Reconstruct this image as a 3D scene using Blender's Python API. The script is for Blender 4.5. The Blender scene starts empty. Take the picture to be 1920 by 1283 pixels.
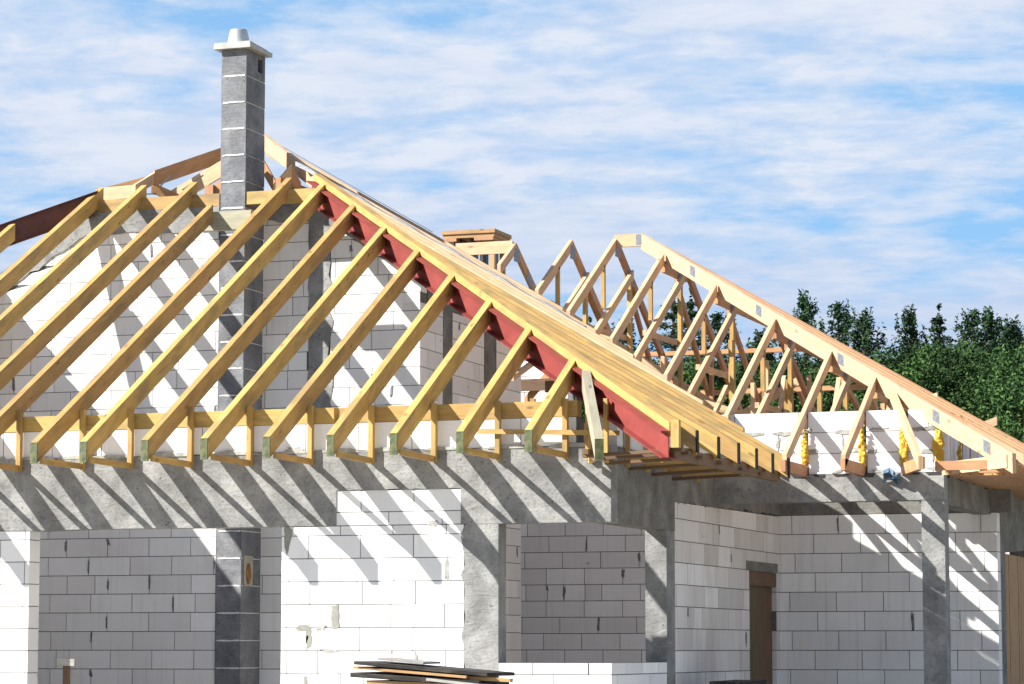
import bpy, math, random
from mathutils import Vector, Matrix
random.seed(11)
RND = random.Random(5)
scene = bpy.context.scene
COL = scene.collection
S = 0.585                      # roof pitch (rise over run)
R_ = math.radians

# ------------------------------------------------------------------ materials
def new_mat(name):
    m = bpy.data.materials.new(name); m.use_nodes = True
    nt = m.node_tree; nt.nodes.clear()
    out = nt.nodes.new('ShaderNodeOutputMaterial'); b = nt.nodes.new('ShaderNodeBsdfPrincipled')
    nt.links.new(b.outputs[0], out.inputs[0])
    return m, nt, b
def N(nt, t, **k):
    n = nt.nodes.new(t)
    for a, v in k.items():
        if a.startswith('i_'):
            key = a[2:]
            n.inputs[int(key) if key.isdigit() else key.replace('_', ' ')].default_value = v
        else: setattr(n, a, v)
    return n
def L(nt, a, b): nt.links.new(a, b)
def ramp(nt, stops, fac):
    r = nt.nodes.new('ShaderNodeValToRGB'); e = r.color_ramp.elements
    while len(e) < len(stops): e.new(0.5)
    for i, (p, c) in enumerate(stops):
        e[i].position = p; e[i].color = (c[0], c[1], c[2], 1) if not isinstance(c, float) else (c, c, c, 1)
    L(nt, fac, r.inputs[0]); return r.outputs[0]
def mapping(nt, src, scale, loc=None):
    mp = nt.nodes.new('ShaderNodeMapping'); mp.inputs['Scale'].default_value = scale
    L(nt, src, mp.inputs[0])
    if loc is not None: L(nt, loc, mp.inputs['Location'])
    return mp.outputs[0]
def noise(nt, vec, scale, detail=4, rough=0.55, dist=0.0):
    n = N(nt, 'ShaderNodeTexNoise'); n.inputs['Scale'].default_value = scale
    n.inputs['Detail'].default_value = detail; n.inputs['Roughness'].default_value = rough
    n.inputs['Distortion'].default_value = dist; L(nt, vec, n.inputs['Vector']); return n.outputs['Fac']
def mix(nt, a, b, fac, mode='MIX'):
    m = nt.nodes.new('ShaderNodeMix'); m.data_type = 'RGBA'; m.blend_type = mode
    for sock, v in ((m.inputs[6], a), (m.inputs[7], b), (m.inputs[0], fac)):
        if isinstance(v, (int, float)): sock.default_value = v
        elif isinstance(v, tuple): sock.default_value = (*v[:3], 1)
        else: L(nt, v, sock)
    return m.outputs[2]
def math_(nt, op, a, b=0.0):
    m = nt.nodes.new('ShaderNodeMath'); m.operation = op
    for i, v in enumerate((a, b)):
        if isinstance(v, (int, float)): m.inputs[i].default_value = v
        else: L(nt, v, m.inputs[i])
    return m.outputs[0]
def bump(nt, b, h, strength, dist):
    n = N(nt, 'ShaderNodeBump'); n.inputs['Strength'].default_value = strength; n.inputs['Distance'].default_value = dist
    L(nt, h, n.inputs['Height']); L(nt, n.outputs[0], b.inputs['Normal'])

def wood(name, base, dark, knot=(0.10, 0.045, 0.015), rough=0.65, stain=None, var=0.28):
    m, nt, b = new_mat(name)
    uv = N(nt, 'ShaderNodeTexCoord').outputs['UV']
    oi = N(nt, 'ShaderNodeObjectInfo').outputs['Random']
    isl = N(nt, 'ShaderNodeNewGeometry').outputs['Random Per Island']
    rnd = math_(nt, 'ADD', oi, math_(nt, 'MULTIPLY', isl, 3.7))
    off = N(nt, 'ShaderNodeCombineXYZ')
    L(nt, math_(nt, 'MULTIPLY', rnd, 37.0), off.inputs[0]); L(nt, math_(nt, 'MULTIPLY', rnd, 13.0), off.inputs[1])
    v1 = mapping(nt, uv, (2.2, 24.0, 1), off.outputs[0])
    g = noise(nt, v1, 2.2, 5, 0.6, 0.8)
    v2 = mapping(nt, uv, (2.4, 7.0, 1), off.outputs[0])
    g2 = noise(nt, v2, 1.3, 3)
    c = ramp(nt, [(0.30, dark), (0.62, base)], g)
    c = mix(nt, c, ramp(nt, [(0.3, tuple(x * 0.66 for x in base)), (0.7, tuple(min(1, x * 1.18) for x in base))], g2), 0.5)
    # knots
    vo = N(nt, 'ShaderNodeTexVoronoi'); vo.inputs['Scale'].default_value = 1.0
    L(nt, mapping(nt, uv, (3.2, 8.0, 1), off.outputs[0]), vo.inputs['Vector'])
    k = ramp(nt, [(0.06, 1.0), (0.20, 0.0)], vo.outputs['Distance'])
    sel = math_(nt, 'GREATER_THAN', N_sep(nt, vo.outputs['Color']), 0.35)
    c = mix(nt, c, knot, math_(nt, 'MULTIPLY', math_(nt, 'MULTIPLY', k, sel), 0.75))
    if stain:
        st = ramp(nt, [(0.50, 0.0), (0.64, 1.0)], noise(nt, mapping(nt, uv, (1.0, 3.0, 1), off.outputs[0]), 1.7, 4))
        c = mix(nt, c, stain, math_(nt, 'MULTIPLY', st, 0.75))
    # brightness per piece
    hv = N(nt, 'ShaderNodeHueSaturation'); L(nt, c, hv.inputs['Color'])
    L(nt, math_(nt, 'ADD', 1.0 - var / 2, math_(nt, 'MULTIPLY', oi, var)), hv.inputs['Value'])
    L(nt, math_(nt, 'ADD', 0.492, math_(nt, 'MULTIPLY', oi, 0.014)), hv.inputs['Hue'])
    L(nt, hv.outputs[0], b.inputs['Base Color'])
    b.inputs['Roughness'].default_value = rough
    bump(nt, b, g, 0.35, 0.004)
    return m
def N_sep(nt, colsock):
    s = nt.nodes.new('ShaderNodeSeparateColor'); L(nt, colsock, s.inputs[0]); return s.outputs[0]

def block_mat(name, lo, hi, tint, bumpy=0.25, speck=0.0, streak=0.12, stain=0.0):
    m, nt, b = new_mat(name)
    oc = N(nt, 'ShaderNodeTexCoord').outputs['Object']
    isl = N(nt, 'ShaderNodeNewGeometry').outputs['Random Per Island']
    c = ramp(nt, [(0.0, tuple(lo * t for t in tint)), (0.55, tuple((lo + hi) / 2 * t for t in tint)), (1.0, (hi, hi, hi * 0.985))], isl)
    big = noise(nt, oc, 1.1, 4)
    c = mix(nt, c, (0.66, 0.66, 0.67), math_(nt, 'MULTIPLY', ramp(nt, [(0.5, 0.0), (0.75, 1.0)], big), 0.22), 'MULTIPLY')
    vs = noise(nt, mapping(nt, oc, (22, 22, 0.8)), 1.0, 3)
    c = mix(nt, c, (0.55, 0.54, 0.52), math_(nt, 'MULTIPLY', ramp(nt, [(0.55, 0.0), (0.75, 1.0)], vs), streak), 'MULTIPLY')
    fine = noise(nt, oc, 38.0, 5, 0.7)
    c = mix(nt, c, (0.5, 0.49, 0.47), math_(nt, 'MULTIPLY', ramp(nt, [(0.60, 0.0), (0.78, 1.0)], fine), 0.30 + speck), 'MULTIPLY')
    chips = N(nt, 'ShaderNodeTexVoronoi'); chips.inputs['Scale'].default_value = 2.3; L(nt, oc, chips.inputs['Vector'])
    c = mix(nt, c, (0.25, 0.24, 0.22), math_(nt, 'MULTIPLY', ramp(nt, [(0.03, 1.0), (0.055, 0.0)], chips.outputs['Distance']), 0.6), 'MULTIPLY')
    if stain:
        sm = ramp(nt, [(0.50, 0.0), (0.72, 1.0)], noise(nt, mapping(nt, oc, (3, 3, 0.55)), 1.0, 5, 0.6))
        c = mix(nt, c, (0.62, 0.46, 0.34), math_(nt, 'MULTIPLY', sm, stain), 'MULTIPLY')
    L(nt, c, b.inputs['Base Color']); b.inputs['Roughness'].default_value = 0.92
    bump(nt, b, noise(nt, oc, 60.0, 4, 0.7), bumpy, 0.006)
    return m
def concrete(name, base, dark, light, stain=(0.20, 0.15, 0.11), stain_amt=0.35, bmp=0.7):
    m, nt, b = new_mat(name)
    oc = N(nt, 'ShaderNodeTexCoord').outputs['Object']
    c = ramp(nt, [(0.32, dark), (0.48, base), (0.64, light)], noise(nt, oc, 2.6, 8, 0.62, 0.4))
    f = noise(nt, oc, 30.0, 6, 0.75)
    c = mix(nt, c, (0.45, 0.45, 0.44), math_(nt, 'MULTIPLY', ramp(nt, [(0.52, 0.0), (0.66, 1.0)], f), 0.75), 'MULTIPLY')
    tr = noise(nt, mapping(nt, oc, (3, 3, 11)), 1.6, 5, 0.6, 1.2)
    c = mix(nt, c, light, math_(nt, 'MULTIPLY', ramp(nt, [(0.58, 0.0), (0.72, 1.0)], tr), 0.5))
    s = ramp(nt, [(0.55, 0.0), (0.75, 1.0)], noise(nt, mapping(nt, oc, (2.2, 2.2, 0.7)), 1.0, 5))
    c = mix(nt, c, stain, math_(nt, 'MULTIPLY', s, stain_amt))
    v = N(nt, 'ShaderNodeTexVoronoi'); v.inputs['Scale'].default_value = 7.0; L(nt, oc, v.inputs['Vector'])
    c = mix(nt, c, (0.12, 0.12, 0.12), ramp(nt, [(0.05, 0.7), (0.10, 0.0)], v.outputs['Distance']), 'MULTIPLY')
    L(nt, c, b.inputs['Base Color']); b.inputs['Roughness'].default_value = 0.9
    h = math_(nt, 'ADD', math_(nt, 'MULTIPLY', tr, 0.7), math_(nt, 'MULTIPLY', f, 0.35))
    bump(nt, b, h, bmp, 0.02)
    return m
def plain(name, c1, c2, scale=8, rough=0.6, metal=0.0, bmp=0.2, coord='Object', mscale=(1, 1, 1)):
    m, nt, b = new_mat(name)
    oc = mapping(nt, N(nt, 'ShaderNodeTexCoord').outputs[coord], mscale)
    n = noise(nt, oc, scale, 5, 0.6)
    L(nt, ramp(nt, [(0.35, c1), (0.65, c2)], n), b.inputs['Base Color'])
    b.inputs['Roughness'].default_value = rough; b.inputs['Metallic'].default_value = metal
    if bmp: bump(nt, b, n, bmp, 0.01)
    return m

M = {}
M['yellow'] = wood('yellow_timber', (0.44, 0.285, 0.085), (0.28, 0.15, 0.033), stain=(0.22, 0.155, 0.06), var=0.30)
M['light'] = wood('pale_timber', (0.53, 0.37, 0.22), (0.41, 0.25, 0.13), knot=(0.16, 0.07, 0.03), var=0.2)
M['orange'] = wood('orange_timber', (0.45, 0.24, 0.11), (0.30, 0.135, 0.055), knot=(0.2, 0.07, 0.02))
M['brown'] = wood('brown_or_shade_timber', (0.13, 0.07, 0.032), (0.055, 0.03, 0.015), knot=(0.03, 0.015, 0.01))  # own brown of the door boards; on the soffit boards painted-in shade
M['mossy'] = wood('mossy_board', (0.115, 0.085, 0.03), (0.05, 0.038, 0.015))
M['dark_board'] = wood('shuttering_board', (0.011, 0.009, 0.008), (0.005, 0.004, 0.004), knot=(0.01, 0.01, 0.01), var=0.9, stain=(0.10, 0.085, 0.07), rough=.85)
M['tan_board'] = wood('tan_board', (0.42, 0.255, 0.10), (0.25, 0.13, 0.045))
M['grey_board'] = wood('grey_board', (0.34, 0.33, 0.30), (0.20, 0.19, 0.17))
M['green'] = plain('green_paint', (0.018, 0.040, 0.013), (0.13, 0.135, 0.05), 14, 0.6)
M['block'] = block_mat('aerated_block', 0.66, 0.83, (0.985, 0.985, 1.0))
M['block_in'] = block_mat('aerated_block_inside', 0.70, 0.85, (1.0, 0.985, 0.96), streak=0.3, stain=0.12)
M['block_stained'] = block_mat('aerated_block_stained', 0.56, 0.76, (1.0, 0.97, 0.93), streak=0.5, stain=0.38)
M['mortar'] = plain('mortar', (0.085, 0.085, 0.083), (0.15, 0.148, 0.14), 25, 0.95)
M['screed'] = plain('floor_screed', (0.42, 0.41, 0.38), (0.55, 0.54, 0.50), 3, 0.9)
M['mortar_dark'] = plain('dark_mortar', (0.045, 0.045, 0.043), (0.13, 0.13, 0.125), 14, 0.95)
M['patch'] = plain('mortar_patch', (0.20, 0.20, 0.17), (0.28, 0.28, 0.245), 12, 0.95)
M['smear'] = plain('mortar_smear', (0.22, 0.22, 0.20), (0.36, 0.36, 0.33), 12, 0.95, bmp=0.5)
M['smear_in'] = plain('mortar_smear_dark', (0.10, 0.10, 0.095), (0.22, 0.22, 0.21), 18, 0.95, bmp=0.5)
M['concrete'] = concrete('cast_concrete', (0.205, 0.206, 0.202), (0.14, 0.141, 0.138), (0.30, 0.301, 0.293), stain_amt=0.12)
M['concrete_dark'] = concrete('stained_shade_concrete', (0.155, 0.152, 0.138), (0.10, 0.10, 0.09), (0.22, 0.217, 0.20), stain=(0.12, 0.08, 0.06), stain_amt=0.6)  # stained, and a darker copy with the shade of its faces painted in
M['chim'] = concrete('cinder_block', (0.15, 0.155, 0.168), (0.10, 0.105, 0.115), (0.215, 0.22, 0.232), stain_amt=0.0, bmp=0.55)
M['chim_joint'] = plain('pale_mortar', (0.55, 0.55, 0.55), (0.8, 0.8, 0.8), 20, 0.9)
M['cap'] = plain('cap_concrete', (0.32, 0.32, 0.30), (0.42, 0.42, 0.40), 6, 0.8)
M['steel'] = plain('red_primer_steel', (0.155, 0.019, 0.015), (0.21, 0.032, 0.025), 3.5, 0.6, bmp=0.12)
M['steel_dark'] = plain('brown_primer_steel', (0.06, 0.014, 0.010), (0.11, 0.028, 0.018), 5, 0.5, bmp=0.1)
M['zinc'] = plain('galvanised_plate', (0.15, 0.165, 0.19), (0.24, 0.26, 0.29), 30, 0.5, 0.55)
M['flue'] = plain('stainless_flue', (0.40, 0.41, 0.42), (0.52, 0.53, 0.54), 4, 0.42, 0.55, bmp=0.05)
M['black'] = plain('black_end_shade', (0.006, 0.006, 0.006), (0.012, 0.012, 0.012), 4, 0.95, bmp=0)  # deep shade of the side rafter ends, put in as black
M['foam'] = plain('yellow_foam', (0.42, 0.22, 0.012), (0.58, 0.36, 0.03), 16, 0.7, bmp=0.6)
M['film'] = plain('roofing_film', (0.25, 0.26, 0.28), (0.40, 0.41, 0.43), 6, 0.4, bmp=0.4, mscale=(1, 6, 6))
M['membrane'] = plain('black_membrane', (0.015, 0.016, 0.018), (0.05, 0.05, 0.055), 9, 0.4, bmp=0.5)
M['blue'] = plain('blue_plastic', (0.015, 0.035, 0.07), (0.14, 0.22, 0.32), 7, 0.35, bmp=0.5)
M['rust'] = plain('rust', (0.13, 0.045, 0.01), (0.33, 0.15, 0.035), 12, 0.85)
M['plaster'] = plain('beige_plaster', (0.30, 0.27, 0.21), (0.38, 0.35, 0.28), 12, 0.9)
M['header'] = wood('bleached_timber', (0.30, 0.275, 0.20), (0.22, 0.20, 0.135))
M['ground'] = plain('sandy_ground', (0.30, 0.27, 0.21), (0.42, 0.38, 0.31), 0.9, 0.95, bmp=0.6)
M['grass'] = plain('rough_grass', (0.045, 0.075, 0.02), (0.12, 0.13, 0.05), 0.5, 0.95, bmp=0.5)
M['bark'] = plain('pine_bark', (0.06, 0.04, 0.028), (0.16, 0.09, 0.05), 9, 0.9)
def leaf(name, c1, c2, c3):
    m, nt, b = new_mat(name)
    g = N(nt, 'ShaderNodeNewGeometry'); oi = N(nt, 'ShaderNodeObjectInfo').outputs['Random']
    c = ramp(nt, [(0.0, c1), (0.5, c2), (1.0, c3)], g.outputs['Random Per Island'])
    big = noise(nt, N(nt, 'ShaderNodeTexCoord').outputs['Object'], 0.9, 3)
    c = mix(nt, c, ramp(nt, [(0.35, (0.55, 0.6, 0.55)), (0.65, (1.25, 1.2, 0.95))], big), 1.0, 'MULTIPLY')
    hv = N(nt, 'ShaderNodeHueSaturation'); L(nt, c, hv.inputs['Color'])
    L(nt, math_(nt, 'ADD', 0.8, math_(nt, 'MULTIPLY', oi, 0.45)), hv.inputs['Value'])
    L(nt, hv.outputs[0], b.inputs['Base Color']); b.inputs['Roughness'].default_value = 0.85; b.inputs['Specular IOR Level'].default_value = 0.15
    return m
M['needle'] = leaf('conifer_needles', (0.010, 0.028, 0.017), (0.021, 0.052, 0.027), (0.045, 0.090, 0.040))
M['leaf'] = leaf('broad_leaves', (0.014, 0.036, 0.014), (0.031, 0.069, 0.023), (0.062, 0.115, 0.034))

# ------------------------------------------------------------------ mesh helpers
class MB:
    def __init__(s): s.v = []; s.f = []; s.uv = []; s.mi = []
    def face(s, pts, uvs=None, mi=0):
        b = len(s.v); s.v += [tuple(p) for p in pts]; s.f.append(tuple(range(b, b + len(pts))))
        s.uv.append(uvs or [(p[0] + p[1], p[2]) for p in pts]); s.mi.append(mi)
    def hexa(s, c, mi=0, lengthwise=None):
        """c: 8 corners, first 4 = end A (loop), last 4 = end B (same order). shared verts -> one island"""
        b = len(s.v); s.v += [tuple(p) for p in c]
        ce = sum((Vector(p) for p in c), Vector()) / 8
        quads = [(0, 1, 2, 3), (4, 5, 6, 7)] + [(i, (i + 1) % 4, 4 + (i + 1) % 4, 4 + i) for i in range(4)]
        for k, q in enumerate(quads):
            P = [Vector(c[i]) for i in q]
            n = (P[1] - P[0]).cross(P[3] - P[0]) + (P[3] - P[2]).cross(P[1] - P[2])
            if n.dot(sum(P, Vector()) / 4 - ce) < 0: q = q[::-1]
            s.f.append(tuple(b + i for i in q)); s.mi.append(mi)
            ln = (Vector(c[4]) - Vector(c[0])).length
            if k < 2:
                e1 = (Vector(c[1]) - Vector(c[0])).length; e2 = (Vector(c[3]) - Vector(c[0])).length
                m = {0: (0, 0), 1: (0, e1), 2: (e2, e1), 3: (e2, 0)}
                s.uv.append([(m[i % 4][0] * .2, m[i % 4][1] * 1 + 3.1 + k) for i in q])
            else:
                w = (Vector(c[(k - 1) % 4]) - Vector(c[k - 2])).length
                o = (k - 2) * 0.37
                s.uv.append([((ln if i >= 4 else 0), o + (w if (i % 4) == (k - 1) % 4 else 0)) for i in q])
        return s
    def box(s, x0, x1, y0, y1, z0, z1, mi=0):
        d = (x1 - x0, y1 - y0, z1 - z0); a = max(range(3), key=lambda i: d[i])
        if a == 0: c = [(x0, y0, z0), (x0, y1, z0), (x0, y1, z1), (x0, y0, z1), (x1, y0, z0), (x1, y1, z0), (x1, y1, z1), (x1, y0, z1)]
        elif a == 1: c = [(x0, y0, z0), (x1, y0, z0), (x1, y0, z1), (x0, y0, z1), (x0, y1, z0), (x1, y1, z0), (x1, y1, z1), (x0, y1, z1)]
        else: c = [(x0, y0, z0), (x1, y0, z0), (x1, y1, z0), (x0, y1, z0), (x0, y0, z1), (x1, y0, z1), (x1, y1, z1), (x0, y1, z1)]
        return s.hexa(c, mi)
    def sweep(s, p0, p1, w, d, mi=0, plumb=True, side=None, up=None):
        """timber whose TOP centre line runs p0->p1; plumb: ends cut vertically"""
        p0, p1 = Vector(p0), Vector(p1); ax = (p1 - p0).normalized()
        sd = Vector(side).normalized() if side else ax.cross(Vector((0, 0, 1))).normalized()
        if plumb: dn = Vector((0, 0, -1)) * (d / max(0.2, math.sqrt(1 - ax.z ** 2)))
        else: dn = (sd.cross(ax)).normalized(); dn = dn * (d if dn.z < 0 or abs(ax.z) > .99 else -d)
        h = sd * (w / 2)
        return s.hexa([p0 - h, p0 + h, p0 + h + dn, p0 - h + dn, p1 - h, p1 + h, p1 + h + dn, p1 - h + dn], mi)
    def prism(s, poly, axis, a, b, mi=0):
        """2D polygon extruded along axis from a to b. poly coords are the two other axes in order"""
        def P(q, t):
            return {'y': (q[0], t, q[1]), 'x': (t, q[0], q[1]), 'z': (q[0], q[1], t)}[axis]
        n = len(poly); base = len(s.v)
        s.v += [P(q, a) for q in poly] + [P(q, b) for q in poly]
        fs = [tuple(range(n)), tuple(range(2 * n - 1, n - 1, -1))] + [(i, i + n, (i + 1) % n + n, (i + 1) % n) for i in range(n)]
        area = sum(poly[i][0] * poly[(i + 1) % n][1] - poly[(i + 1) % n][0] * poly[i][1] for i in range(n))
        flip = (area > 0) == (b > a)
        if axis == 'y': flip = not flip
        for f in fs:
            f = f[::-1] if flip else f
            s.f.append(tuple(base + i for i in f)); s.mi.append(mi)
            s.uv.append([(s.v[base + i][0] + s.v[base + i][1], s.v[base + i][2]) for i in f])
        return s
    def build(s, name, mats, parent=None, label=None, origin=None, smooth=False):
        me = bpy.data.meshes.new(name)
        if origin is None:
            n = max(1, len(s.v)); origin = tuple(sum(p[i] for p in s.v) / n for i in range(3)) if parent is not None and origin is None and len(s.v) <= 400 else (0, 0, 0)
        o3 = Vector(origin)
        me.from_pydata([tuple(Vector(p) - o3) for p in s.v], [], s.f)
        uvl = me.uv_layers.new(name='UVMap'); i = 0
        for u in s.uv:
            for q in u: uvl.data[i].uv = q; i += 1
        mats = mats if isinstance(mats, (list, tuple)) else [mats]
        for m in mats: me.materials.append(M[m] if isinstance(m, str) else m)
        me.polygons.foreach_set('material_index', s.mi)
        if smooth: me.polygons.foreach_set('use_smooth', [True] * len(s.f))
        me.update()
        ob = bpy.data.objects.new(name, me); COL.objects.link(ob); ob.location = o3
        if parent is not None:
            ob.parent = parent
            pw = world_of(parent); ob.location = o3 - pw
        WORLD[ob.name] = o3
        if label: ob['label'] = label
        return ob
WORLD = {}
def world_of(o): return WORLD.get(o.name, Vector((0, 0, 0)))
def empty(name, loc, label=None, cat=None, group=None, parent=None):
    o = bpy.data.objects.new(name, None); COL.objects.link(o); o.empty_display_size = 0.3
    WORLD[o.name] = Vector(loc)
    if parent is not None: o.parent = parent; o.location = Vector(loc) - world_of(parent)
    else: o.location = loc
    if label: o['label'] = label
    if cat: o['category'] = cat
    if group: o['group'] = group
    return o
def tag(o, label=None, cat=None, group=None, kind=None):
    if label: o['label'] = label
    if cat: o['category'] = cat
    if group: o['group'] = group
    if kind: o['kind'] = kind
    return o
def jag(x0, z0, x1, z1, n, amp, r):
    return [(x0 + (x1 - x0) * i / n + (r.uniform(-amp, amp) if z0 != z1 and 0 < i < n else 0),
             z0 + (z1 - z0) * i / n + (r.uniform(-amp, amp) if x0 != x1 and 0 < i < n else 0)) for i in range(n + 1)]

HOUSE = empty('unfinished_house', (0, 0, 0), 'white block house under construction with bare timber roof frame and grey chimney', 'house')

# ------------------------------------------------------------------ block walls
COURSE0, COURSE = -0.32, 0.24
def block_wall(name, along, plane, out, a0, a1, z0, z1, thick=0.24, holes=(), top=None, seed=0, L_=0.592, shift=(0.0, 0.43),
               mats=('block', 'mortar', 'smear'), smear=0.05, gap=0.0095, hole=0.10, parent=HOUSE, label=None, c0=COURSE0, ch=COURSE):
    """wall in plane x|y = plane, running along the other axis; out = +-1 outward side of the face"""
    r = random.Random(seed); mb = MB()
    def P(a, d, z):      # d = depth behind the face
        p = plane - out * d
        return (a, p, z) if along == 'x' else (p, a, z)
    def hx(a, b, d0, d1, za, zb, zc, zd, mi):   # za,zb bottom at a,b ; zc,zd top at a,b
        mb.hexa([P(a, d0, za), P(a, d1, za), P(a, d1, zc), P(a, d0, zc), P(b, d0, zb), P(b, d1, zb), P(b, d1, zd), P(b, d0, zd)], mi)
    k = int(math.floor((z0 - c0) / ch)); zz = c0 + k * ch
    while zz < z1 - 0.005:
        lo, hi = max(zz, z0), min(zz + ch, z1)
        segs = [(a0, a1)]
        for (h0, h1, hz0, hz1) in holes:
            if hi > hz0 + 0.03 and lo < hz1 - 0.03:
                ns = []
                for (p, q) in segs:
                    if h1 <= p or h0 >= q: ns.append((p, q)); continue
                    if h0 > p: ns.append((p, h0))
                    if h1 < q: ns.append((h1, q))
                segs = ns
        off = shift[k % 2] + (r.uniform(-.05, .05))
        for (p, q) in segs:
            n0 = math.floor((p - off) / L_); x = off + n0 * L_
            while x < q - 0.001:
                s, e = max(x, p), min(x + L_, q)
                x += L_
                if e - s < 0.025: continue
                parts = [(s, e)]
                if e - s > 0.4 and r.random() < 0.08:
                    c = s + (e - s) * r.uniform(0.3, 0.7); parts = [(s, c), (c, e)]
                for (s2, e2) in parts:
                    ts, te = hi, hi
                    if top:
                        ts, te = min(hi, top(s2)), min(hi, top(e2))
                        if max(ts, te) < lo + 0.02: continue
                        ts, te = max(ts, lo + 0.004), max(te, lo + 0.004)
                    dj = r.uniform(0, 0.005); g = gap / 2
                    ga = g if s2 > p + .001 else 0; gb = g if e2 < q - .001 else 0
                    # front mortar-backed block
                    hx(s2 + ga, e2 - gb, dj, thick - 0.002, lo + g, lo + g, ts - (g if ts >= hi - .001 else 0), te - (g if te >= hi - .001 else 0), 0)
                    if s2 > p + .05 and hi - lo > .15 and ts > hi - .01:
                        if r.random() < hole:      # grip pocket or open joint filled with mortar
                            w = r.uniform(.009, .026); hh = r.uniform(.35, 1.0) * (hi - lo) / 2; zc = hi - hh if r.random() < .6 else (lo + hi) / 2
                            blob(mb, P, s2 + r.uniform(-.01, .01), zc, w, hh, r, 2, -0.002)
                    if r.random() < smear and ts > hi - .01:
                        blob(mb, P, r.uniform(s2, e2), lo + r.uniform(0, .05), r.uniform(.04, .12), r.uniform(.015, .035), r, 2, -0.0025)
        zz += ch; k += 1
    # mortar core
    segs = [(a0, a1, z0, z1)]
    for (h0, h1, hz0, hz1) in holes:
        ns = []
        for (p, q, u, v) in segs:
            if h1 <= p or h0 >= q or hz1 <= u or hz0 >= v: ns.append((p, q, u, v)); continue
            if h0 > p: ns.append((p, h0, u, v))
            if h1 < q: ns.append((h1, q, u, v))
            if hz0 > u: ns.append((max(p, h0), min(q, h1), u, hz0))
            if hz1 < v: ns.append((max(p, h0), min(q, h1), hz1, v))
        segs = ns
    for (p, q, u, v) in segs:
        n = max(1, int((q - p) / .5)) if top else 1
        for i in range(n):
            s, e = p + (q - p) * i / n, p + (q - p) * (i + 1) / n
            ts, te = (min(v, top(s)), min(v, top(e))) if top else (v, v)
            if min(ts, te) < u + .03: continue
            hx(s + (.003 if i == 0 else 0), e - (.003 if i == n - 1 else 0), 0.009, thick - 0.012, u + .001, u + .001, ts - .004, te - .004, 1)
    return mb.build(name, list(mats), parent, label, origin=(0, 0, 0))
def blob(mb, P, a, z, w, h, r, mi, d):
    n = 13; pts = []; lean = r.uniform(-.5, .5) * w
    for i in range(n):
        t = 2 * math.pi * i / n; rr = r.uniform(.55, 1.2)
        c, s_ = math.cos(t), math.sin(t)
        c = math.copysign(abs(c) ** .6, c); s_ = math.copysign(abs(s_) ** .6, s_)
        pts.append((a + c * w * rr + lean * s_, z + s_ * h * rr))
    f = [P(p[0], d - .002, p[1]) for p in pts]; bk = [P(a + (p[0] - a) * 1.15, .011, z + (p[1] - z) * 1.08) for p in pts]
    b = len(mb.v); mb.v += f + bk
    nrm = (Vector(f[1]) - Vector(f[0])).cross(Vector(f[2]) - Vector(f[1])); outv = Vector(P(0, -1, 0)) - Vector(P(0, 0, 0))
    fl = nrm.dot(outv) < 0
    fc = list(range(b, b + n)); fs = [fc] + [[b + i, b + n + i, b + n + (i + 1) % n, b + (i + 1) % n] for i in range(n)]
    for q in fs:
        q = q[::-1] if fl else q
        mb.f.append(tuple(q)); mb.mi.append(mi); mb.uv.append([(0, 0)] * len(q))

XO, XJ, XW, X63, X87, X93 = -6.62, -6.38, -3.63, -3.01, -1.59, -1.21
ZB, ZT = 2.42, 3.20
r_ = random.Random(3)
block_wall('front_wall', 'x', 0.0, -1, -15.0, XO, -0.3, ZB, seed=1, shift=(0.10, 0.42), label='sunlit white block wall left of the wide doorway')
block_wall('front_wall', 'x', 0.0, -1, XW, X87, -0.3, ZB, seed=2, shift=(-2.14 + .0, -2.395), label='sunlit white block wall between doorway and corner window')
block_wall('front_wall', 'x', 0.002, -1, X63, X87 - .03, ZB, 2.79, seed=3, shift=(-2.14, -2.395), label='white blocks set up into the concrete beam')
block_wall('window_parapet', 'x', 0.0, -1, X93, -0.24, -0.3, 1.0, seed=4, shift=(-0.60, -0.3), smear=.2)
block_wall('window_parapet', 'y', 0.0, 1, 0.0, 2.03, -0.3, 1.0, seed=5, shift=(.2, .5))
def patch(pts, seed):
    r = random.Random(seed); out = []
    for i in range(len(pts)):
        p, q = pts[i], pts[(i + 1) % len(pts)]; n = max(1, int(math.hypot(q[0] - p[0], q[1] - p[1]) / .03))
        out += [(p[0] + (q[0] - p[0]) * k / n + r.uniform(-.006, .006), p[1] + (q[1] - p[1]) * k / n + r.uniform(-.006, .006)) for k in range(n)]
    MB().prism(out, 'y', -.004, .012).build('mortar_patch', 'patch', HOUSE, origin=(0, 0, 0))
patch([(-3.05, 1.585), (-2.98, 1.60), (-2.97, 1.36), (-3.04, 1.345), (-3.06, 1.45)], 1)
patch([(-3.46, 1.33), (-3.46, 1.36), (-3.42, 1.39), (-3.32, 1.39), (-3.28, 1.35), (-3.30, 1.33)], 2)
patch([(-3.35, 1.325), (-3.285, 1.325), (-3.285, 1.17), (-3.34, 1.14)], 5)
patch([(-3.60, 2.41), (-3.50, 2.41), (-3.53, 2.28), (-3.57, 2.12), (-3.60, 2.2)], 3)
patch([(-3.37, .86), (-3.335, .86), (-3.33, .74), (-3.35, .60), (-3.38, .62), (-3.36, .74)], 4)
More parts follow.
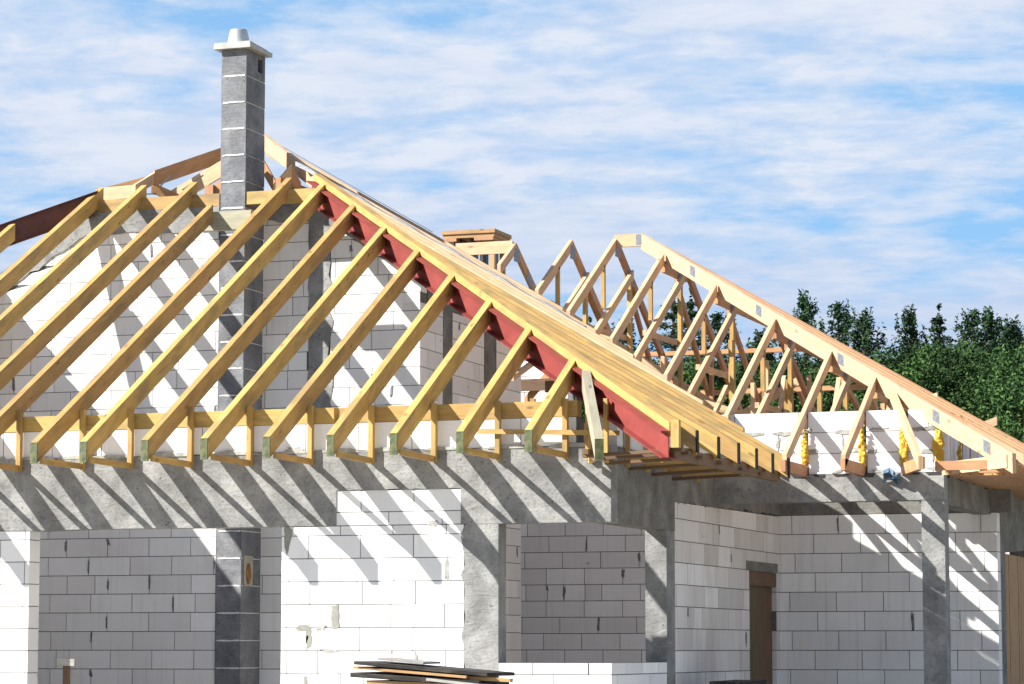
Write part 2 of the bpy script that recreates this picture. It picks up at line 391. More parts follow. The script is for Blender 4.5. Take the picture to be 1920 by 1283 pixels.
# concrete column with torn edge + ring beam round the corner
def poly_part(name, poly, axis, a, b, mat, label=None):
    return MB().prism(poly, axis, a, b).build(name, mat, HOUSE, label, origin=(0, 0, 0))
edge = [(X87 + r_.uniform(-.035, .03), -0.3 + i * (2.42 + .3) / 26) for i in range(27)]
poly_part('concrete_column', [(X93, -0.3), (X93, ZB)] + edge[::-1], 'y', -0.003, 0.237, 'concrete')
bot = [(-15, ZB), (X63 + .0, ZB)] + [(X63, 2.79)] + jag(X63, 2.79, X87 - .03, 2.79, 14, .008, r_)[1:] + [(X87 - .03, ZB)]
bot = [(-15, ZB)] + [(x, ZB + r_.uniform(-.006, .006)) for x in [-14 + .5 * i for i in range(21)]] + [(X63, ZB), (X63, 2.79)] + jag(X63, 2.79, X87 - .03, 2.79, 14, .008, r_)[1:] + [(X87 - .03, ZB), (-0.0, ZB)]
topl = [(0.0, ZT)] + [(-.4 * i, ZT + r_.uniform(-.012, .02)) for i in range(1, 37)] + [(-15, ZT)]
poly_part('ring_beam', bot + topl, 'y', -0.006, 0.24, 'concrete', 'grey cast concrete beam over the front openings')
sb = [(0.24, ZB), (2.03, ZB), (2.36, ZB), (2.36, 2.74)] + jag(2.36, 2.74, 7.2, 2.80, 60, .022, r_)[1:] + [(7.2, ZT), (0.24, ZT)]
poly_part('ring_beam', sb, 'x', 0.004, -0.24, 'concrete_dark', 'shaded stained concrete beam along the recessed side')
poly_part('concrete_column', [(2.03, -0.3), (2.36, -0.3), (2.36, ZB - .002), (2.03, ZB - .002)], 'x', 0.0, -0.24, 'concrete', 'concrete column at the inner side of the corner window')
# parapet course and mortar lip on the beam
block_wall('parapet', 'x', 0.01, -1, -15.0, -0.36, ZT, 3.50, seed=6, L_=.60, shift=(.2, .2), c0=ZT, ch=.30, smear=.5, mats=('block', 'mortar', 'smear'))
x = -15.0
while x < -0.4:
    w = r_.uniform(.25, .7)
    MB().prism([(x, ZT - .012), (x + w, ZT - .012), (x + w * .8, ZT + r_.uniform(.01, .035)), (x + w * .35, ZT + r_.uniform(.02, .05)), (x + .02, ZT + .01)], 'y', -.006 - r_.uniform(.004, .012), .03).build('mortar_lip', 'smear', HOUSE)
    x += w + r_.uniform(0, .3)
# side wall beside the porch with narrow doorway
DY0, DY1, DZ = 5.64, 7.0, 2.07
block_wall('side_wall', 'y', 0.0, 1, 2.36, 7.2, -0.3, 2.80, seed=7, holes=[(DY0, DY1, -0.4, DZ)], mats=('block_stained', 'mortar', 'smear_in'),
           smear=.01, hole=.04, top=lambda y: 2.735 + .01 * (y - 2.36), shift=(.1, .47), label='shaded white block wall with rust streaks and a narrow doorway')
block_wall('porch_rear_wall', 'x', 7.2, -1, -0.2, 2.72, -0.3, 2.80, seed=8, shift=(.16, .45), mats=('block_in', 'mortar', 'smear_in'), hole=.10, smear=.01)
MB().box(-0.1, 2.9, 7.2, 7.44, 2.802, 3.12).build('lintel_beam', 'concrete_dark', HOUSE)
# porch front beam, column, upper parapet with foam filled slots
mb = MB().box(0.004, 2.65, 4.07, 4.31, 2.80, 3.11); mb.build('porch_beam', 'concrete', HOUSE, 'concrete beam across the recessed porch')
MB().box(2.39, 2.65, 4.075, 4.33, -0.3, 2.798).build('porch_column', 'concrete', HOUSE, 'slender concrete post at the porch corner')
SLOT = [(1.03, 1.10), (1.69, 1.77), (2.16, 2.25), (2.56, 2.65)]
block_wall('porch_parapet', 'x', 4.10, -1, -0.2, 2.65, 3.112, 3.83, seed=9, holes=[(a, b, 3.0, 4.0) for a, b in SLOT], c0=3.11, ch=.24, shift=(.28, .75), L_=.75, smear=1.2,
           mats=('block', 'smear', 'smear'), gap=.012, hole=.3)
for zc in (3.35, 3.59):
    x = 0.1
    while x < 2.5:
        w = r_.uniform(.22, .5); n = 7
        up = [(x + w * i / n, zc + .012 + r_.uniform(0, .022) * math.sin(math.pi * i / n)) for i in range(n + 1)]
        dn = [(x + w * i / n, zc - .012 - r_.uniform(0, .028) * math.sin(math.pi * i / n)) for i in range(n + 1)]
        if not any(a - .02 < x + w and x < b + .02 for a, b in SLOT): MB().prism(dn + up[::-1], 'y', 4.094, 4.12).build('mortar_band', 'smear', HOUSE)
        x += w + r_.uniform(.02, .15)
block_wall('side_parapet', 'y', 2.65, 1, 4.34, 9.6, 3.09, 3.83, seed=10, c0=3.09, ch=.74, L_=.26, shift=(.1, .1), mats=('block_in', 'mortar_dark', 'smear_in'), gap=.03)
def foam(x, z0, z1, w, y=4.06, seed=0):
    r = random.Random(seed); mb = MB(); n = int((z1 - z0) / .012); m = 8
    for i in range(n):
        zc = z0 + (i + .5) * (z1 - z0) / n; t = i / n
        env = (.55 + .45 * math.sin(math.pi * min(1, t * 1.3))) * w * (1.25 - .45 * t)
        for _ in range(2):
            cx, rr = x + r.uniform(-.42, .42) * env, r.uniform(.16, .42) * env
            c = Vector((cx, y - r.uniform(.0, .03), zc)); vs = []
            b = len(mb.v)
            mb.v.append(tuple(c + Vector((0, 0, rr * 1.2)))); 
            for j in (-1, 0, 1)[::-1]:
                for k in range(6):
                    a = k * math.pi / 3 + j; q = rr * (1.0 if j == 0 else .75) * r.uniform(.85, 1.15)
                    mb.v.append(tuple(c + Vector((q * math.cos(a), q * math.sin(a), j * rr * .7))))
            mb.v.append(tuple(c - Vector((0, 0, rr * 1.2))))
            F = [(b, b + 1 + k, b + 1 + (k + 1) % 6) for k in range(6)]
            for j in (0, 1): F += [(b + 1 + 6 * j + k, b + 7 + 6 * j + k, b + 7 + 6 * j + (k + 1) % 6, b + 1 + 6 * j + (k + 1) % 6) for k in range(6)]
            F += [(b + 19, b + 13 + (k + 1) % 6, b + 13 + k) for k in range(6)]
            for f in F: mb.f.append(f); mb.mi.append(0); mb.uv.append([(0, 0)] * len(f))
    o = mb.build('expanding_foam', 'foam', HOUSE, origin=(x, y, z0), smooth=True)
    m = o.modifiers.new('r', 'REMESH'); m.mode = 'VOXEL'; m.voxel_size = .006; m.use_smooth_shade = True
    return o
foam(1.065, 3.20, 3.66, .07, seed=1); foam(1.73, 3.20, 3.64, .075, seed=2); foam(2.205, 3.20, 3.80, .085, seed=3); foam(2.605, 3.20, 3.74, .10, seed=4)
foam(2.72, 3.22, 3.62, .05, y=4.75, seed=5)
# right hand side wall with plank door
W2 = [(4.33, 2.755), (7.3, 2.775), (7.3, -0.3), (8.22, -0.3), (8.22, 2.34), (9.9, 2.42), (9.9, -0.3), (13, -0.3), (13, 3.10)]
tp = [(4.10 + (13 - 4.10) * i / 60, 3.07 + (.055 if (i // 3) % 2 else .0) + r_.uniform(-.012, .012)) for i in range(61)]
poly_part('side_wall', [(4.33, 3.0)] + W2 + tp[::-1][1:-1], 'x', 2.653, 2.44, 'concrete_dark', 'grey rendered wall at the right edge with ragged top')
MB().box(2.42, 2.72, 7.21, 7.45, -0.3, 2.77).build('wall_end', 'block', HOUSE) if False else None
mb = MB()
for i in range(9):
    y0 = 8.24 + i * .185; mb.box(2.60, 2.63 + r_.uniform(0, .008), y0, y0 + .178, -0.28, 2.33)
mb.build('plank_door', 'tan_board', HOUSE, 'weathered plank door at the right edge', origin=(2.6, 8.9, 0))
# narrow doorway fill
mb = MB().box(-.021, .0, DY0 + .002, DY1 - .002, 1.90, 2.068); mb.build('door_lintel', 'brown', HOUSE)
mb = MB()
for (ya, yb) in ((DY0 + .01, DY0 + .22), (DY0 + .23, DY0 + .50)): mb.box(-.05, -.024, ya, yb, -.3, 2.06)
mb.build('door_board', 'mossy', HOUSE, 'greenish brown boards closing the left half of the narrow doorway')
mb = MB()
for i in range(4): mb.box(-.085, -.06, DY0 + .49 + i * .22, DY0 + .705 + i * .22, -.3, 2.06)
mb.build('door_board', 'brown', HOUSE, 'dark boards set back in the narrow doorway')
MB().box(-.02, .006, 5.5, 7.06, 2.075, 2.19).build('door_lintel', 'concrete_dark', HOUSE)

# ------------------------------------------------------------------ inner walls
def topR(x): return min(6.97, 6.97 - S * (x + 5.8))
def topB(x):
    z = 6.83
    if x > -5.75: z = 6.83 - S * (x + 5.75)
    if x < -8.9: z = 6.83 - S * (-8.9 - x)
    return z
block_wall('inner_wall', 'x', 5.5, -1, -14.2, -6.965, -0.3, 6.58, seed=11, top=lambda x: topB(x) - .22, shift=(.13, .40), mats=('block_in', 'mortar', 'smear_in'), smear=.01, hole=.13, label='white block wall inside the house left of the chimney')
block_wall('inner_wall', 'x', 6.07, -1, -6.595, -4.4, -0.3, 6.75, seed=12, top=lambda x: topR(x) - .22, holes=[(-5.95, -5.64, 2.8, 7.2)], shift=(.3, .52), mats=('block_in', 'mortar', 'smear_in'), smear=.01, hole=.13, label='white block wall inside the house right of the chimney')
def cap_poly(x0, x1, seed, topB=topB):
    r = random.Random(seed); n = int((x1 - x0) / .12) + 1
    up = [(x0 + (x1 - x0) * i / n, topB(x0 + (x1 - x0) * i / n) + r.uniform(-.01, .01)) for i in range(n + 1)]
    dn = [(x, z - .27 - r.uniform(.0, .055)) for x, z in up]
    return dn + up[::-1]
poly_part('capping_beam', cap_poly(-14.2, -6.965, 1), 'y', 5.486, 5.745, 'concrete')
poly_part('capping_beam', cap_poly(-6.595, -4.4, 2, topR), 'y', 6.056, 6.31, 'concrete')
pe = [(-5.64 + r_.uniform(-.04, .05), 2.8 + i * .15) for i in range(26)]; pw = [(-5.95 + r_.uniform(-.012, .02), 2.8 + i * .15) for i in range(26)]
pz = topR(-5.8) - .3
poly_part('wall_pillar', [(-5.95, 6.74)] + [p for p in pw if p[1] < pz][::-1] + [p for p in pe if p[1] < pz] + [(-5.64, 6.6)], 'y', 6.062, 6.28, 'concrete')
block_wall('cross_wall', 'y', -4.4, 1, 6.07, 10.06, -0.3, 5.55, seed=13, holes=[(6.91, 7.25, 2.8, 6), (8.51, 8.99, 2.8, 6)], shift=(.1, .42), mats=('block_in', 'mortar', 'smear_in'), hole=.1, label='shaded cross wall of white blocks under the red hip beam')
mb = MB(); mb.box(-4.63, -4.393, 6.912, 7.248, 2.8, 5.55); mb.box(-4.63, -4.393, 8.512, 8.988, 2.8, 5.55); mb.build('wall_pillar', 'concrete_dark', HOUSE)
MB().box(-4.64, -4.392, 6.32, 10.06, 5.552, 5.9).build('capping_beam', 'concrete_dark', HOUSE)
block_wall('rear_wall', 'x', 12.5, -1, -9.0, 3.2, -0.3, 3.2, seed=14, shift=(-4.25, -4.0), mats=('block_in', 'mortar_dark', 'smear_in'), smear=.0, hole=.22, gap=.010, label='far inner wall of grey blocks seen through the corner window')
block_wall('cross_wall', 'y', -10.2, 1, 0.26, 5.48, -0.3, 6.0, seed=16, top=lambda y: 6.0 - S * (5.5 - y), mats=('block_in', 'mortar', 'smear_in'))
block_wall('cross_wall', 'y', -6.9, 1, 6.1, 12.4, -0.3, 6.2, seed=17, mats=('block_in', 'mortar', 'smear_in'))  # unseen wall, added to keep the sun off the rear wall
block_wall('rear_wall', 'x', 12.498, -1, -9.0, -4.5, 3.205, 5.6, seed=19, shift=(-4.25, -4.0), mats=('block_in', 'mortar_dark', 'smear_in'), smear=0, hole=.1)
for i, (x, m) in enumerate(((-4.66, 'orange'), (-4.55, 'yellow'), (-4.43, 'orange'), (-4.3, 'yellow'), (-4.12, 'light'))):
    MB().sweep((x, 11.0, 3.6), (x + .02, 11.0, 4.62 + .1 * (i % 2)), .07, .07, plumb=False, side=(1, 0, 0)).build('post', m, HOUSE)
MB().sweep((-4.8, 10.95, 5.0), (-3.9, 10.95, 5.0), .05, .17, plumb=False).build('brace', 'brown', HOUSE)
MB().sweep((-4.7, 11.1, 4.75), (-4.2, 11.1, 5.3), .05, .10).build('brace', 'orange', HOUSE)
block_wall('left_wall', 'y', -14.25, -1, 0.3, 14, -0.3, 3.2, seed=15)
block_wall('parapet', 'y', -0.01, 1, 0.26, 4.05, ZT, 3.50, seed=18, L_=.60, shift=(.2, .2), c0=ZT, ch=.30, mats=('block_in', 'mortar', 'smear'))
MB().sweep((-.09, .20, 3.665), (-.09, 4.0, 3.665), .145, .165, plumb=False).build('wall_plate', 'yellow', HOUSE)
# wall plates
for (a, b) in ((-14.8, -3.05), (-2.98, -0.36)):
    MB().sweep((a, .08, 3.665), (b, .08, 3.665), .145, .165, plumb=False).build('wall_plate', 'yellow', HOUSE)
MB().sweep((-8.76, 5.57, 7.0), (-6.97, 5.57, 7.0), .14, .165, plumb=False).build('wall_plate', 'yellow', HOUSE)
MB().sweep((-6.59, 5.57, 7.0), (-5.6, 5.57, 7.0), .14, .165, plumb=False).build('wall_plate', 'yellow', HOUSE)

# ------------------------------------------------------------------ chimney
CH = MB()
x0, x1, y0, y1 = -6.95, -6.60, 5.485, 6.078
zs = [-.3 + .349 * i for i in range(27)]
zt = 8.88
zs = [8.53 - .347 * i for i in range(26)][::-1] + [zt]
for i in range(len(zs) - 1):
    j = lambda: r_.uniform(-.003, .003)
    if i == len(zs) - 2:      # top block, with the side vent left open
        CH.box(x0, x1, y0, 5.85, zs[i] + .006, zs[i + 1]); CH.box(x0, x1, 6.0, y1, zs[i] + .006, zs[i + 1])
        CH.box(x0, x1, 5.85, 6.0, zs[i] + .006, 8.64); CH.box(x0, x1, 5.85, 6.0, 8.82, zs[i + 1]); CH.box(x0, x0 + .05, 5.85, 6.0, 8.64, 8.82)
    else: CH.box(x0 + j(), x1 + j(), y0 + j(), y1 + j(), zs[i] + .006, zs[i + 1] - .006)
chim = CH.build('chimney', 'chim', HOUSE, 'tall grey block chimney rising through the rafters', origin=(-6.77, 5.77, 0))
for z in zs[:-1]:
    n = 6; mb = MB()
    pts = [(x0 + .03 + (x1 - x0 - .05) * i / n, z + r_.uniform(-.013, -.006)) for i in range(n + 1)] + [(x0 + .03 + (x1 - x0 - .05) * i / n, z + r_.uniform(.004, .012)) for i in range(n, -1, -1)]
    mb.prism(pts, 'y', y0 - .005, y0 + .03)
    mb.box(x0 + .006, x1 - .006, y0 + .006, y1 - .006, z - .008, z + .008)
    mb.build('mortar_joint', 'chim_joint', chim)
mb = MB(); mb.prism([(-7.035, 5.41), (-6.515, 5.41), (-6.515, 6.12), (-7.035, 6.12)], 'z', 8.882, 8.935); mb.prism([(-7.03, 5.415), (-6.52, 5.415), (-6.56, 6.08), (-7.0, 6.08)], 'z', 8.936, 8.965)
mb.build('chimney_cap', 'cap', chim)
mb = MB(); n = 24; prof = [(0.165, 8.966), (0.165, 8.985), (0.148, 8.99), (0.139, 9.06), (0.128, 9.12), (0.115, 9.17), (0.111, 9.19), (0.098, 9.19), (0.096, 8.97)]
cx, cy = -6.83, 5.74
b0 = 0
for (rr, z) in prof: mb.v += [(cx + rr * math.cos(2 * math.pi * k / n), cy + rr * math.sin(2 * math.pi * k / n), z) for k in range(n)]
for i in range(len(prof) - 1):
    for k in range(n):
        mb.f.append((i * n + k, i * n + (k + 1) % n, (i + 1) * n + (k + 1) % n, (i + 1) * n + k)); mb.mi.append(0); mb.uv.append([(0, 0)] * 4)
mb.build('flue_pipe', 'flue', chim, 'shiny tapered metal flue on the cap', origin=(cx, cy, 8.97), smooth=True)
mb = MB().box(-6.60, -6.592, 5.56, 5.83, 1.93, 2.32); mb.build('mortar_patch', 'plaster', chim)
pts = [(5.69 + .075 * math.cos(t * math.pi / 8), 2.09 + .135 * math.sin(t * math.pi / 8)) for t in range(16)]
MB().prism(pts, 'x', -6.593, -6.585).build('soot_opening', 'rust', chim)
MB().box(-6.9, -6.25, 4.90, 4.985, 6.42, 6.66).build('trimmer', 'header', HOUSE, 'pale timber trimmer in front of the chimney foot')

# ------------------------------------------------------------------ main roof A, front plane z = 3.30 + S (y + 1)
ZE = 3.30
def zf(y): return ZE + S * (y + 1.0)
def zside(x): return ZE + S * (1.0 - x)
ROOT = HOUSE
XS = [-0.58, -1.31, -2.01, -2.71, -3.40, -4.10, -4.79, -5.50, -6.08, -6.85, -7.44, -8.17, -8.80, -9.54, -10.22, -10.92, -11.6, -12.3, -13.0]
for i, xl in enumerate(XS):
    xc = xl + .0375
    if xl > -5.6: ye = -xc - .03
    elif xl < -8.85: ye = 14.25 + xc - .10
    elif xl == -6.85: ye = 4.9
    elif xl == -6.08: ye = 5.62
    else: ye = 5.66
    yt = -1.0 + r_.uniform(-.01, .01); dx = r_.uniform(-.012, .012)
    rf = MB().sweep((xc + dx, yt, zf(yt) + r_.uniform(-.006, .006)), (xc, ye, zf(ye)), .078, .190)
    ob = rf.build('rafter', 'yellow', HOUSE)
    mb = MB(); zt_ = zf(yt); mb.box(xc + dx - .0395, xc + dx + .0395, yt - .004, yt + .012, zt_ - .222, zt_ - .002); mb.build('painted_or_shade_end', 'green', ob)
    # soffit strut and hanger
    xp = xl + .075 + .033
    zb = 3.115
    MB().box(xp - .026, xp + .026, -.075, -.012, zb - .05, 3.70 + r_.uniform(-.03, .03)).build('hanger', 'yellow', HOUSE)
    MB().sweep((xp - .005, -.96, 3.135), (xp, -.078, 3.125 + r_.uniform(-.012, .012)), .03, .062).build('soffit_strut', 'yellow', HOUSE)
# fan jack near the corner
a, b = Vector((0.255, -1.22, 3.17)), Vector((-0.31, .15, 3.985))
rf = MB().sweep(a, b, .085, .185).build('rafter', M['header'], HOUSE, 'greyer short rafter splayed towards the eaves corner')
ax = Vector((a.x - b.x, a.y - b.y, 0)).normalized(); sd = Vector((-ax.y, ax.x, 0)) * .0435
mb = MB().hexa([a + sd + ax * .004, a - sd + ax * .004, a - sd + ax * .004 - Vector((0, 0, .2)), a + sd + ax * .004 - Vector((0, 0, .2)), a + sd - ax * .01, a - sd - ax * .01, a - sd - ax * .01 - Vector((0, 0, .2)), a + sd - ax * .01 - Vector((0, 0, .2))])
mb.build('painted_or_shade_end', 'green', rf)
MB().box(-.25, -.19, -.075, -.012, 3.05, 3.72).build('hanger', 'yellow', HOUSE)
MB().sweep((.2, -1.08, 3.05), (-.2, -.08, 3.07), .035, .06).build('soffit_strut', 'yellow', HOUSE)
MB().sweep((-1.40, -.10, 3.39), (.12, -.10, 3.335), .03, .05, plumb=False).build('batten', 'yellow', HOUSE, 'thin batten nailed level across the last hangers')

# steel hip beams (I profile) + timber hip plank on top
def ibeam(p0, p1, h, w, mat, label, tf=.012, tw=.012, nm='steel_hip_beam'):
    p0, p1 = Vector(p0), Vector(p1); ax = (p1 - p0).normalized(); sd = ax.cross(Vector((0, 0, 1))).normalized()
    mb = MB()
    def seg(o0, o1, ww, dd): mb.sweep(p0 + Vector((0, 0, -o0)), p1 + Vector((0, 0, -o0)), ww, dd)
    c = math.sqrt(1 - ax.z ** 2)
    seg(0, 0, w, tf); seg(tf / c, 0, tw, (h - 2 * tf)); seg((h - tf) / c, 0, w, tf)
    e = p0; hv = Vector((0, 0, -h / c))
    return mb.build(nm, mat, HOUSE, label)
k = 1.0
hip0, hip1 = Vector((0.90, -1.02, 0)), Vector((-5.72, 5.62, zf(5.62) - .035))
hip0.z = zf(hip0.y) - .045; hip1.z = zf(hip1.y) - .06
ibeam(hip0, hip1, .25, .17, 'steel', 'long red primed steel hip beam climbing from the right eaves corner')
MB().sweep(hip0 + Vector((.04, .04, .088)) , hip1 + Vector((.05, .04, .10)), .10, .08).build('hip_plank', 'yellow', HOUSE, 'timber plank lying on the red steel beam')
l0, l1 = Vector((-13.9, .35, zf(.35) + .02)), Vector((-8.74, 5.51, zf(5.51) + .02))
ibeam(l0, l1, .30, .12, 'steel_dark', 'dark red brown steel hip beam at the left edge')
MB().box(.93, 1.01, -1.06, -.98, zf(-1.0) - .22, zf(-1.0) + .05).build('corner_post', 'yellow', HOUSE)

# side plane rafters of roof A (run along x)
YS = [-.33, .42, 1.16, 1.84, 2.48, 3.14, 3.80, 4.45, 5.08, 5.65, 6.35, 7.0]
for i, y in enumerate(YS):
    xa = -y - .0 + .06 if y < 5.6 else -min(y, 7.15) + .02
    if y < 3.5: xb = 1.0 + .02 * i
    else: xb = 4.1 - y + .12
    m = 'yellow' if y < 4.2 else 'light'
    rf = MB().sweep((xb, y, zside(xb)), (max(xa, -7.15), y, zside(max(xa, -7.15))), .08, .19).build('rafter', m, HOUSE)
    if y < 3.5: MB().box(xb - .01, xb + .004, y - .0405, y + .0405, zside(xb) - .222, zside(xb) - .004).build('painted_or_shade_end', 'black', rf)  # black slab paints the shade on the end face, no real paint here
    if y < 3.5:
        MB().sweep((.0, y + .07, 3.10 + .0 * i), (xb - .03, y + .07, 3.13), .03, .07).build('soffit_strut', 'yellow', HOUSE)
        MB().box(.008, .05, y + .045, y + .1, 3.0, 3.65).build('hanger', 'yellow', HOUSE)
# eave soffit boards under the corner, eave shade put into their dark brown
for i, (y, z) in enumerate(((-.86, 3.045), (-.62, 3.03), (-.1, 3.02), (.65, 3.01), (1.5, 3.0), (2.3, 2.995))):
    MB().sweep((-.02, y, z), (1.0, y, z + .04), .10, .03).build('soffit_board', 'brown', HOUSE)
MB().sweep((.9, -.9, 3.10), (.96, 3.2, 3.10), .05, .12).build('eave_board', 'brown', HOUSE)
MB().sweep((.02, -.03, 3.09), (.04, -1.0, 3.09), .06, .05).build('soffit_strut', 'brown', HOUSE)
# long roofing film strip and thin black tape on the pale rafters
def zsl(x, o): return zside(x) + o
mb = MB(); n = 22
for i in range(n):
    u0, u1 = i / n, (i + 1) / n; X0, X1 = -6.0 + 3.9 * u0, -6.0 + 3.9 * u1; w0, w1 = .012 * math.sin(i * 1.7), .012 * math.sin((i + 1) * 1.7)
    mb.hexa([(X0, 5.72, zsl(X0, .006 + w0)), (X0, 5.86, zsl(X0, .012 + w0)), (X0, 5.86, zsl(X0, -.03 + w0)), (X0, 5.72, zsl(X0, -.05 + w0)),
             (X1, 5.72, zsl(X1, .006 + w1)), (X1, 5.86, zsl(X1, .012 + w1)), (X1, 5.86, zsl(X1, -.03 + w1)), (X1, 5.72, zsl(X1, -.05 + w1))])
mb.build('roofing_film', 'film', HOUSE, 'rolled grey white film strip along the pale hip timbers')
MB().sweep((-7.05, 7.05, zsl(-7.05, .022)), (-4.6, 7.05, zsl(-4.6, .022)), .015, .006).build('sealing_tape', 'membrane', HOUSE)

# pyramid top: truss-like pale timbers
PK = Vector((-7.15, 7.15, 8.07))
MB().sweep((-8.16, 6.0, 7.445), PK + Vector((-.05, 0, -.01)), .05, .20).build('hip_rafter', 'orange', HOUSE, 'orange brown hip timber climbing behind the chimney from the left')
MB().sweep((-5.66, 5.7, zf(5.6) + .03), PK + Vector((.05, -.03, .02)), .06, .19).build('hip_rafter', 'light', HOUSE, 'pale hip timber climbing to the peak from the right')
MB().sweep((-8.30, 6.45, 7.15), (-7.0, 6.45, 7.80), .05, .20).build('rafter', 'light', HOUSE, 'bright pale plank crossing behind the chimney')
MB().sweep((-8.26, 5.62, 7.20), (-8.13, 6.15, 7.50), .05, .13).build('rafter', 'light', HOUSE)
MB().sweep((-8.92, 6.0, 7.25), (-8.30, 6.0, 7.27), .05, .17).build('tie', 'light', HOUSE)
MB().sweep((-8.95, 6.06, 7.26), (-8.24, 6.3, 7.46), .03, .12).build('brace', 'orange', HOUSE)
MB().sweep((-8.22, 6.05, 7.30), (-7.80, 6.25, 7.10), .05, .13).build('brace', 'orange', HOUSE)
MB().sweep((-7.45, 6.3, 7.22), (-6.95, 6.3, 7.62), .06, .16).build('brace', 'orange', HOUSE)
MB().sweep((-7.46, 6.3, 6.98), (-7.46, 6.3, 7.25), .12, .08, plumb=False, side=(1, 0, 0)).build('post', 'orange', HOUSE)
MB().sweep((-6.86, 6.5, 7.70), (-6.58, 6.5, 7.24), .05, .10).build('brace', 'orange', HOUSE)
MB().sweep((-6.30, 5.72, 7.12), (-6.13, 5.88, 7.40), .05, .12).build('rafter', 'light', HOUSE)
MB().sweep((-6.14, 5.88, 7.40), (-6.02, 5.95, 7.16), .05, .12).build('rafter', 'orange', HOUSE)
MB().sweep((-6.23, 5.70, 7.20), (-6.23, 6.85, 7.20), .07, .15).build('tie', 'orange', HOUSE, 'short level timber with a steel plate below the peak')
MB().box(-6.194, -6.190, 6.45, 6.75, 7.06, 7.19).build('nail_plate', 'zinc', HOUSE)
for (a, b, nm) in (((-8.62, 5.95, 7.02), (-8.38, 5.95, 7.14), 'cable'), ((-8.38, 5.95, 7.14), (-8.1, 5.95, 7.13), 'cable'), ((-8.02, 5.9, 7.22), (-7.86, 5.9, 7.36), 'cable'), ((-7.72, 5.95, 7.16), (-7.42, 5.95, 7.34), 'cable')):
    MB().sweep(a, b, .014, .016, plumb=False).build(nm, 'membrane', HOUSE)

# ------------------------------------------------------------------ wing roof B : trusses
YE, ZE2 = 3.07, 3.27
def zb_(y): return ZE2 + S * (y - YE)
YR, ZR = 8.91, 6.69
TX = [-4.10, -3.29, -2.65, -1.83, -0.85, 0.16, 1.06, 1.73]
W = .05
for ti, x in enumerate(TX):
    yf = min(YR, 6.52 - x); zt_ = zb_(yf); ybk = 2 * YR - yf
    low = max(YE - .02, 4.1 - x + .05)
    last = x == TX[0]
    T = empty('roof_truss', (x, yf, zt_), parent=HOUSE)
    def part(nm, p0, p1, w=W, d=.11, mat='light', plumb=True, **k): return MB().sweep(p0, p1, w, d, plumb=plumb, **k).build(nm, mat, T)
    part('front_chord', (x, low, zb_(low)), (x, yf, zt_), d=.125)
    yend = 14.6 if not last else 11.0
    part('rear_chord', (x, ybk + (.06 if ybk > YR else .0), zt_), (x, yend, zt_ - S * (yend - ybk)), d=.125, mat='orange')
    if ybk - yf > .15: part('top_chord', (x, yf + .02, zt_ - .10), (x, ybk, zt_ - .10), d=.15, mat='orange')
    if not last or True:
        bl = max(3.06, low); zbc = zb_(bl) - .06 if bl > 3.2 else 3.19
        if x > .5: part('bottom_chord', (x, 3.02, 3.215), (x, 14.4, 3.215), d=.13, mat='orange')
        elif x > -3.5: part('bottom_chord', (x, max(4.5, low + .6), 3.60), (x, 14.0, 3.60), d=.11, mat='orange')
    # parallel web from the rear shoulder down to the front
    yw = yf + (.60 if ti < 3 else .80); zw = zt_ - (S * .60 + .02 if ti < 3 else .17)
    if ti >= 1:
        fall = (zw - 3.75) / S
        fall = min(fall, yw - low - .20)
        if fall > .6: part('web', (x + .052, yw, zw), (x + .052, yw - fall, zw - S * fall), d=.11, mat='light')
        def yline(y): return zw - S * (yw - y)
        for kk, dy in enumerate((.55, 2.0, 3.6)):
            yv = yf - dy
            zhi = zb_(yv) - .13; zlo = yline(yv) - .0
            if yv > low + .4 and zhi - zlo > .12 and zlo > 3.6: part('post', (x, yv, zlo), (x, yv, zhi), w=.05, d=.06, plumb=False, mat='yellow', side=(1, 0, 0))
        zc = 3.6 if x > -3.0 else 4.6
        part('post', (x, yw + .10, zc), (x, yw + .10, zw - S * .1), w=.05, d=.10, plumb=False, mat='yellow', side=(1, 0, 0))
        part('post', (x, yw + 1.7, zc), (x, yw + 1.7, max(zc + .2, zw - S * 1.7)), w=.05, d=.08, plumb=False, mat='orange', side=(1, 0, 0))
        # diagonals
        part('web', (x - .052, yw + .05, zw - .05), (x - .052, min(yw + 3.0, 14), zc), d=.08, mat='orange')
        if yw - 1.6 > low: part('web', (x - .052, yw + .02, max(zc + .3, yline(yw) - .9)), (x - .052, yw - 1.5, yline(yw - 1.5) - .05), d=.07, mat='light')
        part('web', (x - .052, 6.6 if x < .5 else 5.6, zc + .02), (x - .052, yw - .1, min(zc + .95, zt_ - .25)), d=.07, mat='light')
    # nail plates on the side that faces the camera
    xo = x + W / 2
    if ti < 3:
        MB().prism([(yf - .12, zt_ - .27), (yf + .13, zt_ - .27), (yf + .12, zt_ - .10), (yf - .06, zt_ - .08)], 'x', xo, xo + .003).build('nail_plate', 'zinc', T)
    yp, zp = yw - .02, (zt_ - S * (yw - YR) - .10 if ti < 3 else zt_ - .20)
    sl = -S if ti < 3 else 0
    MB().prism([(yp - .13, zp - .07 - sl * .13), (yp + .13, zp - .07 + sl * .13), (yp + .13, zp + .06 + sl * .13), (yp - .13, zp + .06 - sl * .13)], 'x', x + .026, x + .0285).build('nail_plate', 'zinc', T)
    if ti > 8: MB().prism([(ybk - .28, zt_ - .16), (ybk + .02, zt_ - .16), (ybk + .02, zt_ - .02), (ybk - .28, zt_ - .02)], 'x', xo, xo + .003).build('nail_plate', 'zinc', T)
